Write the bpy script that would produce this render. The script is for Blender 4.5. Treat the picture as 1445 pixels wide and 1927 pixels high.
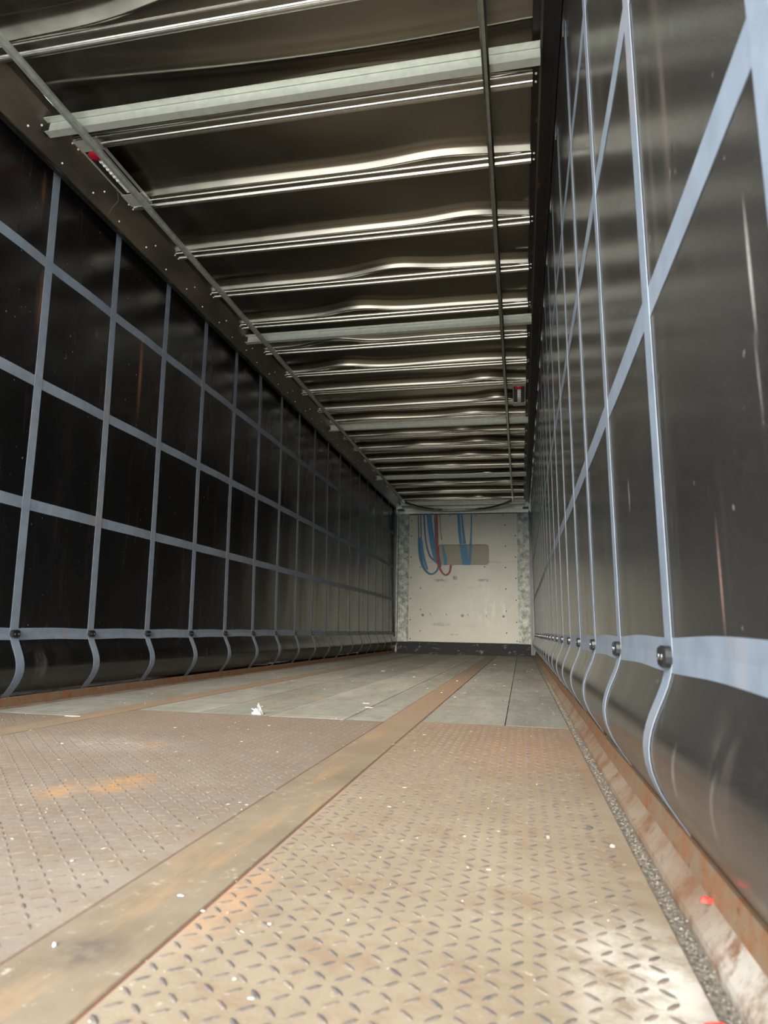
import bpy, math, random
from mathutils import Matrix, Vector
from math import sin, cos, pi, sqrt, exp

for o in list(bpy.data.objects):
    bpy.data.objects.remove(o, do_unlink=True)
sc = bpy.context.scene
C = sc.collection
rnd = random.Random(7)

# ------------------------------------------------------------------ camera
YAW, PITCH, ROLL = 0.20497, 0.17731, 0.01949
fw = Vector((-sin(YAW) * cos(PITCH), cos(YAW) * cos(PITCH), sin(PITCH)))
rt = Vector((cos(YAW), sin(YAW), 0.0))
up = rt.cross(fw)
r2 = rt * cos(ROLL) + up * sin(ROLL)
u2 = -rt * sin(ROLL) + up * cos(ROLL)
cam = bpy.data.objects.new('camera', bpy.data.cameras.new('camera'))
C.objects.link(cam)
M = Matrix(((r2.x, u2.x, -fw.x), (r2.y, u2.y, -fw.y), (r2.z, u2.z, -fw.z))).to_4x4()
M.translation = Vector((1.03049, 0.0, 0.4336))
cam.matrix_world = M
cam.data.sensor_fit = 'VERTICAL'
cam.data.sensor_height = 24.0
cam.data.lens = 24.0 * 1241.328 / 1927.0
cam.data.clip_start = 0.02
cam.data.dof.use_dof = True
cam.data.dof.focus_distance = 4.5
cam.data.dof.aperture_fstop = 4.2
sc.camera = cam

# ------------------------------------------------------------------ sky, low hazy sun behind the camera, exposure
w = bpy.data.worlds.new('sky')
sc.world = w
w.use_nodes = True
wb = w.node_tree.nodes['Background']
wb.inputs[0].default_value = (0.80, 0.90, 1.0, 1)
wb.inputs[1].default_value = 7.2
sun = bpy.data.objects.new('sun', bpy.data.lights.new('sun', 'SUN'))
C.objects.link(sun)
sun.data.energy = 14.0
sun.data.angle = math.radians(30)
sun.data.color = (1.0, 0.93, 0.80)
SUN_EL, SUN_AZ = math.radians(16), math.radians(3)
sd = Vector((sin(SUN_AZ) * cos(SUN_EL), cos(SUN_AZ) * cos(SUN_EL), -sin(SUN_EL)))
sun.rotation_euler = sd.to_track_quat('-Z', 'Y').to_euler()
sc.view_settings.view_transform = 'Standard'
sc.view_settings.look = 'None'
sc.view_settings.gamma = 1.0
sc.view_settings.use_curve_mapping = False
sc.view_settings.exposure = 0.0

# ------------------------------------------------------------------ materials
class NT:
    def __init__(s, name):
        s.m = bpy.data.materials.new(name)
        s.m.use_nodes = True
        s.t = s.m.node_tree
        s.b = s.t.nodes['Principled BSDF']
        s.geo = s.t.nodes.new('ShaderNodeNewGeometry')
        s.P = s.geo.outputs['Position']
    def n(s, typ, **kw):
        nd = s.t.nodes.new(typ)
        for k, v in kw.items(): setattr(nd, k, v)
        return nd
    def link(s, a, b): s.t.links.new(a, b)
    def put(s, sock, v):
        if hasattr(v, 'is_output'): s.link(v, sock)
        elif v is not None: sock.default_value = v
    def map(s, vec, scale=(1, 1, 1), loc=(0, 0, 0), rot=(0, 0, 0)):
        nd = s.n('ShaderNodeMapping')
        s.link(vec, nd.inputs[0])
        nd.inputs['Scale'].default_value = scale
        nd.inputs['Location'].default_value = loc
        nd.inputs['Rotation'].default_value = rot
        return nd.outputs[0]
    def noise(s, scale, detail=4, rough=0.55, stretch=(1, 1, 1), loc=(0, 0, 0), dist=0.0):
        nd = s.n('ShaderNodeTexNoise')
        s.link(s.map(s.P, stretch, loc), nd.inputs['Vector'])
        nd.inputs['Scale'].default_value = scale
        nd.inputs['Detail'].default_value = detail
        nd.inputs['Roughness'].default_value = rough
        nd.inputs['Distortion'].default_value = dist
        return nd.outputs[0]
    def ramp(s, f, a, b, lo=0.0, hi=1.0):
        nd = s.n('ShaderNodeMapRange', clamp=True)
        s.link(f, nd.inputs[0])
        for i, v in enumerate((a, b, lo, hi)): nd.inputs[i + 1].default_value = v
        return nd.outputs[0]
    def mul(s, a, b, op='MULTIPLY'):
        nd = s.n('ShaderNodeMath', operation=op)
        s.put(nd.inputs[0], a); s.put(nd.inputs[1], b)
        return nd.outputs[0]
    def mix(s, f, a, b):
        nd = s.n('ShaderNodeMix', data_type='RGBA')
        s.put(nd.inputs[0], f)
        s.put(nd.inputs[6], (*a, 1) if isinstance(a, tuple) else a)
        s.put(nd.inputs[7], (*b, 1) if isinstance(b, tuple) else b)
        return nd.outputs[2]
    def axis(s, k):
        nd = s.n('ShaderNodeSeparateXYZ')
        s.link(s.P, nd.inputs[0])
        return nd.outputs[k]
    def spot(s, x, y, rx, ry, hard=0.5, z=None, rz=1.0):
        """soft round patch (a stain) at a fixed place of the surface"""
        v = s.n('ShaderNodeVectorMath', operation='SUBTRACT')
        s.link(s.P, v.inputs[0]); v.inputs[1].default_value = (x, y, z or 0)
        v2 = s.n('ShaderNodeVectorMath', operation='MULTIPLY')
        s.link(v.outputs[0], v2.inputs[0]); v2.inputs[1].default_value = (1 / rx, 1 / ry, 0 if z is None else 1 / rz)
        v3 = s.n('ShaderNodeVectorMath', operation='LENGTH')
        s.link(v2.outputs[0], v3.inputs[0])
        return s.ramp(v3.outputs[1], 1.0, hard, 0, 1)
    def bump(s, h, strength=0.3, dist=0.004):
        nd = s.n('ShaderNodeBump')
        nd.inputs['Strength'].default_value = strength
        nd.inputs['Distance'].default_value = dist
        s.link(h, nd.inputs['Height'])
        s.link(nd.outputs[0], s.b.inputs['Normal'])
    def done(s, col=None, rough=None, metal=None, spec=None):
        if isinstance(col, tuple): col = (*col, 1)
        s.put(s.b.inputs['Base Color'], col)
        s.put(s.b.inputs['Roughness'], rough)
        s.put(s.b.inputs['Metallic'], metal)
        s.put(s.b.inputs['Specular IOR Level'], spec)
        return s.m

MAT = {}
def simple(name, col, rough=0.5, metal=0.0, spec=0.5):
    t = NT(name)
    v = t.noise(35, 3)
    c = t.mix(t.ramp(v, 0.35, 0.7), tuple(k * 0.88 for k in col), col)
    MAT[name] = t.done(c, rough, metal, spec)
    return MAT[name]

# curtain cloth: glossy black PVC with vertical streaks of dirt and rust
def curtain(name, streak, dust, stains=(), ro=(0.20, 0.32)):
    t = NT(name)
    st = t.noise(7, 5, 0.65, (1, 1, 0.07))
    st2 = t.noise(30, 3, 0.6, (1, 1, 0.05), (3, 1, 0))
    f = t.mul(t.ramp(st, 0.50, 0.72), t.ramp(st2, 0.42, 0.64))
    f = t.mul(f, streak)
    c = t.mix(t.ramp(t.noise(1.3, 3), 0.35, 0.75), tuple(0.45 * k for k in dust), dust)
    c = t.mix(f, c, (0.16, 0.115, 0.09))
    for (x, y, z, ry, rz, col, k) in stains:
        wob = t.mul(t.spot(x, y, 5, ry, 0.1, z, rz), t.ramp(st2, 0.38, 0.62))
        c = t.mix(t.mul(wob, k), c, col)
    sp = t.ramp(t.noise(60, 1, 0.5), 0.76, 0.79)
    c = t.mix(t.mul(sp, 0.35), c, (0.4, 0.38, 0.34))
    c = t.mix(t.mul(t.ramp(t.noise(240, 2, 0.6), 0.45, 0.6), 0.35), c, tuple(1.7 * k for k in dust))
    wv = t.noise(260, 1)
    t.bump(wv, 0.05, 0.002)
    r = t.ramp(st, 0.35, 0.75, *ro)
    return t.done(c, r, 0.0, 0.7)
RUST = (0.20, 0.075, 0.04)
GREY = (0.42, 0.40, 0.36)
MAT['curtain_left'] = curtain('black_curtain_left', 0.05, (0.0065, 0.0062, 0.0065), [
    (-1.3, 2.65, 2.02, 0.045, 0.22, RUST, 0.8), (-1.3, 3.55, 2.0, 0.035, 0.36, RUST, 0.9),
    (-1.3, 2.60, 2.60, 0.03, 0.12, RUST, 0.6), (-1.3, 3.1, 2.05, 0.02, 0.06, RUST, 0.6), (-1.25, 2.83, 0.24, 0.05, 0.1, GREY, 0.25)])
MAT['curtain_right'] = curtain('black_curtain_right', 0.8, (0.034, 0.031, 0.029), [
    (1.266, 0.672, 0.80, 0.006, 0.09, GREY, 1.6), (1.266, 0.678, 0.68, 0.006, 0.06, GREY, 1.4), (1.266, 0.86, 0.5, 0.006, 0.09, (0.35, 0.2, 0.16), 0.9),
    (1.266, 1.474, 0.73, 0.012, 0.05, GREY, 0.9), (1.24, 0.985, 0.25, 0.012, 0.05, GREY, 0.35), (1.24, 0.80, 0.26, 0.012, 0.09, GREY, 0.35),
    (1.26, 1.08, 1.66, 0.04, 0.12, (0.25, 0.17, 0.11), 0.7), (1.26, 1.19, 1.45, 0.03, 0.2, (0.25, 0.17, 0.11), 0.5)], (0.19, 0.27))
# woven webbing
t = NT('grey_webbing')
v = t.noise(18, 4)
c = t.mix(t.ramp(v, 0.3, 0.7), (0.155, 0.180, 0.215), (0.20, 0.228, 0.268))
c = t.mix(t.mul(t.ramp(t.noise(9, 3, 0.5, (1, 1, 0.3)), 0.58, 0.75), 0.3), c, (0.34, 0.24, 0.18))
t.bump(t.noise(500, 1, 0.5, (0.3, 1, 0.3)), 0.15, 0.001)
MAT['webbing'] = t.done(c, 0.55, 0.0, 0.25)

# roof sheet: dull polished metal
t = NT('roof_sheet_metal')
v = t.noise(3, 4)
c = t.mix(t.ramp(v, 0.3, 0.7), (0.215, 0.20, 0.165), (0.275, 0.256, 0.212))
sp = t.ramp(t.noise(90, 1, 0.5), 0.74, 0.78)
def grain(t):     # rolling grain runs along the trailer, so the sheen spreads sideways
    v = t.n('ShaderNodeCombineXYZ'); v.inputs[0].default_value = 1.0
    t.link(v.outputs[0], t.b.inputs['Tangent']); t.b.inputs['Anisotropic'].default_value = 0.95
grain(t)
MAT['roof'] = t.done(c, t.ramp(t.noise(6, 3), 0.3, 0.7, 0.20, 0.24), 1.0)
t = NT('bow_metal')
c = t.mix(t.ramp(t.noise(40, 4), 0.35, 0.7), (0.40, 0.385, 0.34), (0.50, 0.485, 0.43))
grain(t)
MAT['bow'] = t.done(c, 0.24, 1.0)
# galvanised steel
def galv(name, a, b, rough=0.42, metal=0.75, sc_=25):
    t = NT(name)
    c = t.mix(t.ramp(t.noise(sc_, 5, 0.6), 0.35, 0.68), a, b)
    c = t.mix(t.mul(t.ramp(t.noise(140, 1), 0.70, 0.74), 0.5), c, (0.6, 0.6, 0.56))
    MAT[name] = t.done(c, rough, metal)
galv('galvanised', (0.50, 0.51, 0.45), (0.60, 0.60, 0.53), 0.40, 0.5)
galv('post_steel', (0.09, 0.10, 0.085), (0.34, 0.36, 0.31), 0.5, 0.2, 14)
galv('pole_steel', (0.34, 0.35, 0.31), (0.46, 0.47, 0.42), 0.26, 1.0)
galv('pole_steel_lit', (0.26, 0.27, 0.24), (0.38, 0.39, 0.35), 0.42, 0.5)  # same pole steel, its brighter lit look put into the left run's material
galv('chrome', (0.75, 0.75, 0.75), (0.85, 0.85, 0.85), 0.15, 1.0)
simple('buckle_black', (0.02, 0.02, 0.022), 0.22, 0.3)
simple('black_paint', (0.012, 0.011, 0.010), 0.4)
# brown painted cantrail with grime
t = NT('cantrail_paint')
c = t.mix(t.ramp(t.noise(5, 5, 0.6, (1, 0.4, 1)), 0.4, 0.65), (0.024, 0.019, 0.014), (0.065, 0.05, 0.036))
c = t.mix(t.mul(t.ramp(t.noise(14, 5, 0.65), 0.62, 0.72), 0.5), c, (0.16, 0.085, 0.045))
MAT['cantrail'] = t.done(c, 0.42)
t = NT('cantrail_dark')
c = t.mix(t.ramp(t.noise(16, 5, 0.65, (1, 0.5, 1)), 0.60, 0.72), (0.010, 0.008, 0.007), (0.10, 0.05, 0.026))
MAT['cantrail_dark'] = t.done(c, 0.5, 0.0, 0.3)
# rusted side rail
t = NT('rusted_rail')
v = t.noise(9, 6, 0.65)
c = t.mix(t.ramp(v, 0.34, 0.56), (0.19, 0.095, 0.05), (0.255, 0.19, 0.135))
c = t.mix(t.ramp(t.noise(30, 5, 0.7), 0.58, 0.72), c, (0.16, 0.065, 0.035))
wh = t.mul(t.spot(1.24, 0.80, 0.12, 0.20, 0.3), t.ramp(t.noise(22, 5, 0.7), 0.42, 0.56))
c = t.mix(t.mul(wh, 0.8), c, (0.46, 0.41, 0.34))
t.bump(t.noise(70, 4), 0.35, 0.003)
MAT['rail'] = t.done(c, 0.8, 0.0, 0.25)
t = NT('rusted_lip')
c = t.mix(t.ramp(t.noise(16, 6, 0.7), 0.36, 0.6), (0.25, 0.095, 0.036), (0.22, 0.155, 0.095))
c = t.mix(t.ramp(t.noise(45, 4, 0.7), 0.60, 0.7), c, (0.12, 0.05, 0.03))
t.bump(t.noise(60, 4), 0.4, 0.003)
MAT['lip'] = t.done(c, 0.75, 0.0, 0.3)

# checker plate: dusty, sandy near the tail, rusty brown further in
def plate(name, base_a, base_b, rusty, spots=()):
    t = NT(name)
    c = t.mix(t.ramp(t.noise(3.5, 6, 0.65), 0.35, 0.65), base_a, base_b)
    y = t.mul(t.axis(1), t.mul(t.ramp(t.noise(2.2, 4, 0.6), 0, 1, -0.7, 0.7), 1.0), 'ADD')
    c = t.mix(t.ramp(y, 1.0, 2.6, 0, 0.75), c, rusty)
    c = t.mix(t.mul(t.ramp(t.noise(13, 7, 0.75), 0.50, 0.64), 0.5), c, (0.20, 0.115, 0.068))
    c = t.mix(t.mul(t.ramp(t.noise(45, 4, 0.7, loc=(5, 2, 0)), 0.64, 0.74), 0.5), c, (0.62, 0.55, 0.45))
    for (x, yy, rx, ry, hard, col, k) in spots:
        f = t.mul(t.mul(t.spot(x, yy, rx, ry, hard), t.ramp(t.noise(18, 5, 0.7, loc=(x, yy, 0)), 0.35, 0.6)), k)
        c = t.mix(f, c, col)
    t.bump(t.noise(160, 4, 0.6), 0.3, 0.0015)
    return t.done(c, 0.72, 0.0, 0.3)
ORANGE = (0.50, 0.23, 0.055)
CHALK = (0.74, 0.70, 0.62)
MAT['plate_right'] = plate('checker_plate_right', (0.225, 0.172, 0.114), (0.285, 0.226, 0.156), (0.23, 0.152, 0.10),
    [(1.17, 0.84, 0.13, 0.22, 0.1, CHALK, 0.6), (0.63, 0.95, 0.05, 0.2, 0.2, (0.42, 0.22, 0.11), 0.7), (1.05, 2.3, 0.25, 0.5, 0.2, (0.40, 0.20, 0.10), 0.5)])
MAT['plate_left'] = plate('checker_plate_left', (0.168, 0.132, 0.099), (0.228, 0.185, 0.141), (0.19, 0.142, 0.108),
    [(0.09, 1.52, 0.07, 0.13, 0.1, ORANGE, 0.95), (0.0, 1.42, 0.06, 0.12, 0.1, ORANGE, 0.6), (-0.13, 2.02, 0.05, 0.07, 0.1, ORANGE, 0.5),
     (-0.3, 2.0, 0.4, 0.2, 0.1, (0.42, 0.38, 0.32), 0.5)])
t = NT('tread_steel')
c = t.mix(t.ramp(t.noise(30, 5, 0.65), 0.4, 0.62), (0.085, 0.075, 0.068), (0.17, 0.13, 0.10))
MAT['tread'] = t.done(c, 0.6, 0.0, 0.3)
t = NT('tread_steel_worn')
c = t.mix(t.ramp(t.noise(20, 5, 0.7), 0.36, 0.62), (0.11, 0.086, 0.068), (0.205, 0.163, 0.125))
MAT['tread_worn'] = t.done(c, 0.7, 0.0, 0.2)
# plain steel strip in the floor
t = NT('floor_strip_steel')
c = t.mix(t.ramp(t.noise(5, 6, 0.65), 0.35, 0.65), (0.160, 0.120, 0.080), (0.225, 0.176, 0.122))
c = t.mix(t.ramp(t.axis(1), 1.6, 3.2, 0, 0.85), c, (0.27, 0.185, 0.125))
c = t.mix(t.ramp(t.axis(1), 5.0, 8.0, 0, 0.8), c, (0.20, 0.155, 0.12))
c = t.mix(t.mul(t.ramp(t.noise(12, 6, 0.7, (1, 0.15, 1)), 0.54, 0.68), 0.5), c, (0.34, 0.20, 0.095))
c = t.mix(t.mul(t.mul(t.spot(0.535, 0.755, 0.056, 0.056, 0.35), t.ramp(t.noise(25, 4, 0.6), 0.3, 0.55)), 0.75), c, (0.09, 0.07, 0.054))
c = t.mix(t.mul(t.ramp(t.noise(40, 5, 0.7), 0.62, 0.74), 0.5), c, (0.60, 0.54, 0.45))
t.bump(t.noise(120, 4), 0.2, 0.0015)
MAT['strip'] = t.done(c, 0.65, 0.0, 0.3)
# plywood deck: grey worn wood
def ply(name, k):
    t = NT(name)
    c = t.mix(t.ramp(t.noise(4, 6, 0.65, (1, 0.3, 1)), 0.35, 0.65), (0.245 * k, 0.235 * k, 0.195 * k), (0.36 * k, 0.345 * k, 0.295 * k))
    c = t.mix(t.mul(t.ramp(t.noise(10, 6, 0.7, (0.12, 1.3, 1)), 0.5, 0.62), 0.45), c, (0.19 * k, 0.18 * k, 0.155 * k))
    c = t.mix(t.mul(t.ramp(t.noise(2.2, 5, 0.6, loc=(9, 0, 0)), 0.52, 0.68), 0.5), c, (0.31, 0.24, 0.17))
    c = t.mix(t.mul(t.ramp(t.noise(16, 7, 0.75, (1.4, 0.35, 1)), 0.5, 0.64), 0.5), c, (0.15 * k, 0.145 * k, 0.125 * k))
    c = t.mix(t.mul(t.ramp(t.noise(60, 3, 0.7, (1, 0.3, 1)), 0.66, 0.72), 0.6), c, (0.55, 0.53, 0.47))
    t.bump(t.noise(60, 4, 0.6, (0.2, 2, 1)), 0.15, 0.0015)
    return t.done(c, 0.62, 0.0, 0.35)
for i, k in enumerate((1.0, 1.1, 0.93, 1.05)): MAT['ply%d' % i] = ply('worn_plywood_%d' % i, k * 0.86)
simple('gap_dark', (0.03, 0.022, 0.017), 0.9)
simple('seam_rust', (0.15, 0.058, 0.036), 0.9)
t = NT('grit')
c = t.mix(t.ramp(t.noise(150, 2), 0.35, 0.65), (0.095, 0.083, 0.068), (0.26, 0.225, 0.175))
MAT['grit'] = t.done(c, 0.85)
# bulkhead panel
t = NT('bulkhead_cream')
c = t.mix(t.ramp(t.noise(1.2, 4), 0.35, 0.7), (0.325, 0.312, 0.245), (0.395, 0.38, 0.31))
c = t.mix(t.mul(t.ramp(t.noise(4, 6, 0.7, (0.35, 1, 1.6)), 0.60, 0.72), 0.5), c, (0.27, 0.24, 0.16))
c = t.mix(t.mul(t.mul(t.ramp(t.noise(9, 5, 0.7, (1.4, 1, 0.35)), 0.5, 0.7), t.spot(0.5, 12, 0.5, 99, 0.4, 0.9, 0.5)), 0.5), c, (0.62, 0.66, 0.5))
for (x, z, rx, rz) in ((-0.40, 1.36, 0.17, 0.035), (0.38, 1.363, 0.16, 0.035), (-0.39, 0.56, 0.2, 0.04), (-0.16, 0.38, 0.1, 0.02)):
    f = t.mul(t.spot(x, 12, rx, 99, 0.5, z, rz), t.ramp(t.noise(30, 4, 0.7, (0.5, 1, 2)), 0.4, 0.58))
    c = t.mix(t.mul(f, 0.8), c, (0.10, 0.085, 0.06))
f = t.mul(t.spot(0, 12, 1.05, 99, 0.9, 1.70, 0.018), t.ramp(t.noise(25, 4, 0.7), 0.42, 0.55))
c = t.mix(t.mul(f, 0.45), c, (0.20, 0.17, 0.11))
f = t.mul(t.spot(0, 12, 1.05, 99, 0.8, 1.33, 0.16), t.ramp(t.noise(16, 6, 0.75, (0.25, 1, 2.4)), 0.60, 0.66))
c = t.mix(t.mul(f, 0.7), c, (0.12, 0.10, 0.075))
MAT['bulkhead'] = t.done(c, 0.42, 0.0, 0.4)
simple('recess_cream', (0.25, 0.23, 0.17), 0.6)
t = NT('kick_steel')
c = t.mix(t.ramp(t.noise(12, 6, 0.7, (0.6, 1, 1.2)), 0.58, 0.70), (0.012, 0.012, 0.013), (0.20, 0.20, 0.20))
MAT['kick'] = t.done(c, 0.6, 0.0, 0.15)
simple('blue_webbing', (0.035, 0.16, 0.29), 0.6)
simple('blue_webbing_dark', (0.03, 0.10, 0.17), 0.6)
simple('red_webbing', (0.24, 0.025, 0.025), 0.6)
simple('dark_cord', (0.07, 0.07, 0.065), 0.6)
simple('red_plastic', (0.42, 0.012, 0.03), 0.25)
simple('bright_red', (0.75, 0.05, 0.04), 0.4)
simple('white_plastic', (0.82, 0.78, 0.74), 0.4)
simple('screw_dark', (0.05, 0.045, 0.035), 0.5)
simple('chip_white', (0.34, 0.32, 0.27), 0.75)
simple('chip_pale', (0.42, 0.37, 0.29), 0.7)
simple('chip_straw', (0.62, 0.52, 0.34), 0.7)
simple('bead_blue', (0.33, 0.42, 0.50), 0.3)
t = NT('clear_film')
t.b.inputs['Alpha'].default_value = 0.5
MAT['film'] = t.done((0.42, 0.43, 0.44), 0.15)
t = NT('yard_concrete')
c = t.mix(t.ramp(t.noise(0.5, 5), 0.3, 0.7), (0.80, 0.77, 0.69), (0.86, 0.83, 0.76))
MAT['yard'] = t.done(c, 0.85)

# ------------------------------------------------------------------ helpers
class MB:
    def __init__(s): s.v = []; s.f = []
    def add(s, vs, fs):
        k = len(s.v); s.v += [tuple(q) for q in vs]; s.f += [tuple(i + k for i in q) for q in fs]; return s
    def box(s, x0, x1, y0, y1, z0, z1):
        return s.add([(x, y, z) for z in (z0, z1) for y in (y0, y1) for x in (x0, x1)],
                     [(0, 2, 3, 1), (4, 5, 7, 6), (0, 1, 5, 4), (2, 6, 7, 3), (0, 4, 6, 2), (1, 3, 7, 5)])
    def bevbox(s, x0, x1, y0, y1, z0, z1, b):
        """box whose top edges are chamfered"""
        vs = [(x0, y0, z0), (x1, y0, z0), (x1, y1, z0), (x0, y1, z0), (x0, y0, z1 - b), (x1, y0, z1 - b), (x1, y1, z1 - b), (x0, y1, z1 - b),
              (x0 + b, y0 + b, z1), (x1 - b, y0 + b, z1), (x1 - b, y1 - b, z1), (x0 + b, y1 - b, z1)]
        fs = [(3, 2, 1, 0), (8, 9, 10, 11)]
        for i in range(4):
            j = (i + 1) % 4
            fs += [(i, j, 4 + j, 4 + i), (4 + i, 4 + j, 8 + j, 8 + i)]
        return s.add(vs, fs)
    def grid(s, nu, nv, fn):
        vs = [fn(i, j) for j in range(nv) for i in range(nu)]
        fs = [(j * nu + i, j * nu + i + 1, (j + 1) * nu + i + 1, (j + 1) * nu + i) for j in range(nv - 1) for i in range(nu - 1)]
        return s.add(vs, fs)
    def loft(s, rings, closed=True, caps=True):
        n = len(rings[0]); k = [q for r in rings for q in r]; fs = []
        for a in range(len(rings) - 1):
            for i in range(n if closed else n - 1):
                j = (i + 1) % n
                fs.append((a * n + i, a * n + j, (a + 1) * n + j, (a + 1) * n + i))
        if caps and closed: fs += [tuple(range(n))[::-1], tuple((len(rings) - 1) * n + i for i in range(n))]
        return s.add(k, fs)
    def tube(s, pts, r, n=10):
        rings = []
        P = [Vector(p) for p in pts]
        for i, p in enumerate(P):
            d = (P[min(i + 1, len(P) - 1)] - P[max(i - 1, 0)]).normalized()
            a = d.cross(Vector((0, 0, 1)))
            if a.length < 1e-3: a = d.cross(Vector((0, 1, 0)))
            a.normalize(); b = a.cross(d)
            rings.append([p + a * r * cos(2 * pi * k / n) + b * r * sin(2 * pi * k / n) for k in range(n)])
        return s.loft(rings)
    def dome(s, c, ax, r, h, n=8):
        """flat-topped rivet or screw head at c pointing along ax"""
        ax = Vector(ax).normalized(); a = ax.orthogonal().normalized(); b = ax.cross(a); c = Vector(c)
        rings = [[c + (a * cos(2 * pi * k / n) + b * sin(2 * pi * k / n)) * rr + ax * hh for k in range(n)] for rr, hh in ((r, 0), (r, h * 0.5), (r * 0.6, h))]
        return s.loft(rings)
    def build(s, name, mat, parent=None, smooth=False, kind=None):
        me = bpy.data.meshes.new(name)
        me.from_pydata(s.v, [], s.f)
        me.validate()
        me.materials.append(mat if not isinstance(mat, str) else MAT[mat])
        import bmesh
        bm = bmesh.new(); bm.from_mesh(me)
        bmesh.ops.recalc_face_normals(bm, faces=bm.faces)
        bm.to_mesh(me); bm.free()
        if smooth:
            for p in me.polygons: p.use_smooth = True
        o = bpy.data.objects.new(name, me)
        C.objects.link(o)
        if parent: o.parent = parent
        if kind: o['kind'] = kind
        return o

def empty(name, loc=(0, 0, 0), kind=None, label=None, cat=None, group=None):
    o = bpy.data.objects.new(name, None)
    C.objects.link(o)
    o.location = loc
    o.empty_display_size = 0.1
    return tag(o, label, cat, group, kind)
def tag(o, label=None, cat=None, group=None, kind=None):
    if label: o['label'] = label
    if cat: o['category'] = cat
    if group: o['group'] = group
    if kind: o['kind'] = kind
    return o
def inst(src, name, loc, parent, rot=(0, 0, 0), scale=(1, 1, 1)):
    o = bpy.data.objects.new(name, src.data)
    C.objects.link(o); o.parent = parent
    o.location = loc; o.rotation_euler = rot; o.scale = scale
    return o
def interp(tab, z):
    if z <= tab[0][0]: return tab[0][1]
    for (a, va), (b, vb) in zip(tab, tab[1:]):
        if z <= b:
            k = (z - a) / (b - a); return va + (vb - va) * k
    return tab[-1][1]

Y0, Y1 = 0.2, 12.15           # tail opening, bulkhead
def zf(y): return 0.064 - 0.003 * y     # the deck falls slightly towards the front

# ------------------------------------------------------------------ yard outside
yd = MB().box(-40, 40, -45, 40, -1.35, -1.25).build('ground', 'yard')
tag(yd, 'pale concrete yard around the trailer', None, None, 'structure')

# ------------------------------------------------------------------ floor
floor = empty('floor', kind='structure', label='trailer deck of grey plywood, steel strips and rusty checker plate')
sub = MB().box(-1.225, 1.225, Y0, Y1, -0.10, 0.014).build('subfloor', 'gap_dark', floor)
GAP = 0.0020
def deck(name, mat, x0, x1, y0, y1, lift=0.0):
    m = MB()
    n = max(2, int((y1 - y0) / 0.6))
    b = 0.0018
    rings = []
    for i in range(n + 1):
        y = y0 + GAP + (y1 - y0 - 2 * GAP) * i / n
        z = zf(y) + lift
        a, c = x0 + GAP, x1 - GAP
        rings.append([(a, y, z - 0.022), (a, y, z - b), (a + b, y, z), (c - b, y, z), (c, y, z - b), (c, y, z - 0.022)])
    m.loft(rings)
    return m.build(name, mat, floor)
XL, XR = -1.222, 1.218
SL0, SL1, SR0, SR1 = -0.818, -0.694, 0.461, 0.608
deck('steel_strip', 'strip', SR0, SR1, Y0, Y1, 0.001)
deck('steel_strip', 'strip', SL0, SL1, Y0, Y1, 0.001)
# rust lines in the two long seams of the right strip
for x in (SR0, SR1):
    MB().loft([[(x - 0.0022, y, 0.02), (x + 0.0022, y, 0.02), (x + 0.0022, y, zf(y) - 0.0016), (x - 0.0022, y, zf(y) - 0.0016)] for y in (Y0, 4.5)]).build('rusty_seam', 'seam_rust', floor)
plates = [('plate_left', XL, SL0, 2.55), ('plate_left', SL1, SR0, 2.83), ('plate_right', SR1, XR, 2.88)]
def treads(x0, x1, y0, y1, H=0.0011):
    m = MB(); p = 0.0262; L = 0.0122; W = 0.0032
    ni = int((x1 - x0 - 0.02) / p); nj = int((y1 - y0 - 0.02) / p)
    for j in range(nj):
        for i in range(ni):
            x = x0 + 0.018 + i * p; y = y0 + 0.018 + j * p; z = zf(y)
            s = 1 if (i + j) % 2 else -1
            an = pi / 4 + rnd.uniform(-0.06, 0.06); x += rnd.uniform(-0.0008, 0.0008); a = (cos(an), s * sin(an)); b = (-a[1], a[0])
            def q(u, v, h): return (x + a[0] * u + b[0] * v, y + a[1] * u + b[1] * v, z + h)
            m.add([q(-L, 0, 0), q(-L * 0.45, -W, 0), q(L * 0.45, -W, 0), q(L, 0, 0), q(L * 0.45, W, 0), q(-L * 0.45, W, 0),
                   q(-L * 0.5, -W * 0.35, H), q(L * 0.5, -W * 0.35, H), q(L * 0.5, W * 0.35, H), q(-L * 0.5, W * 0.35, H)],
                  [(0, 1, 6), (1, 2, 7, 6), (2, 3, 7), (3, 8, 7), (3, 4, 8), (4, 5, 9, 8), (5, 0, 9), (0, 6, 9), (6, 7, 8, 9)])
    return m
for mat, x0, x1, ye in plates:
    pl = deck('checker_plate', mat, x0, x1, Y0, ye)
    o = treads(x0, x1, Y0, ye, 0.0011 if mat == 'plate_right' else 0.0006).build('tread_pattern', 'tread' if mat == 'plate_right' else 'tread_worn', pl, kind='stuff')
cols = [(XL, SL0, 2.55), (SL1, -0.385, 2.83), (-0.385, -0.057, 2.83), (-0.057, 0.287, 2.83), (0.287, SR0, 2.83), (SR1, 0.959, 2.88), (0.959, XR, 2.88)]
for i, (x0, x1, ys) in enumerate(cols):
    cuts = [ys, 3.95, Y1] if i == 1 else [ys, Y1]
    for a, b in zip(cuts, cuts[1:]):
        deck('plywood_board', 'ply%d' % ((i * 3) % 4), x0, x1, a, b, -0.0006 * (i % 3))
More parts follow.
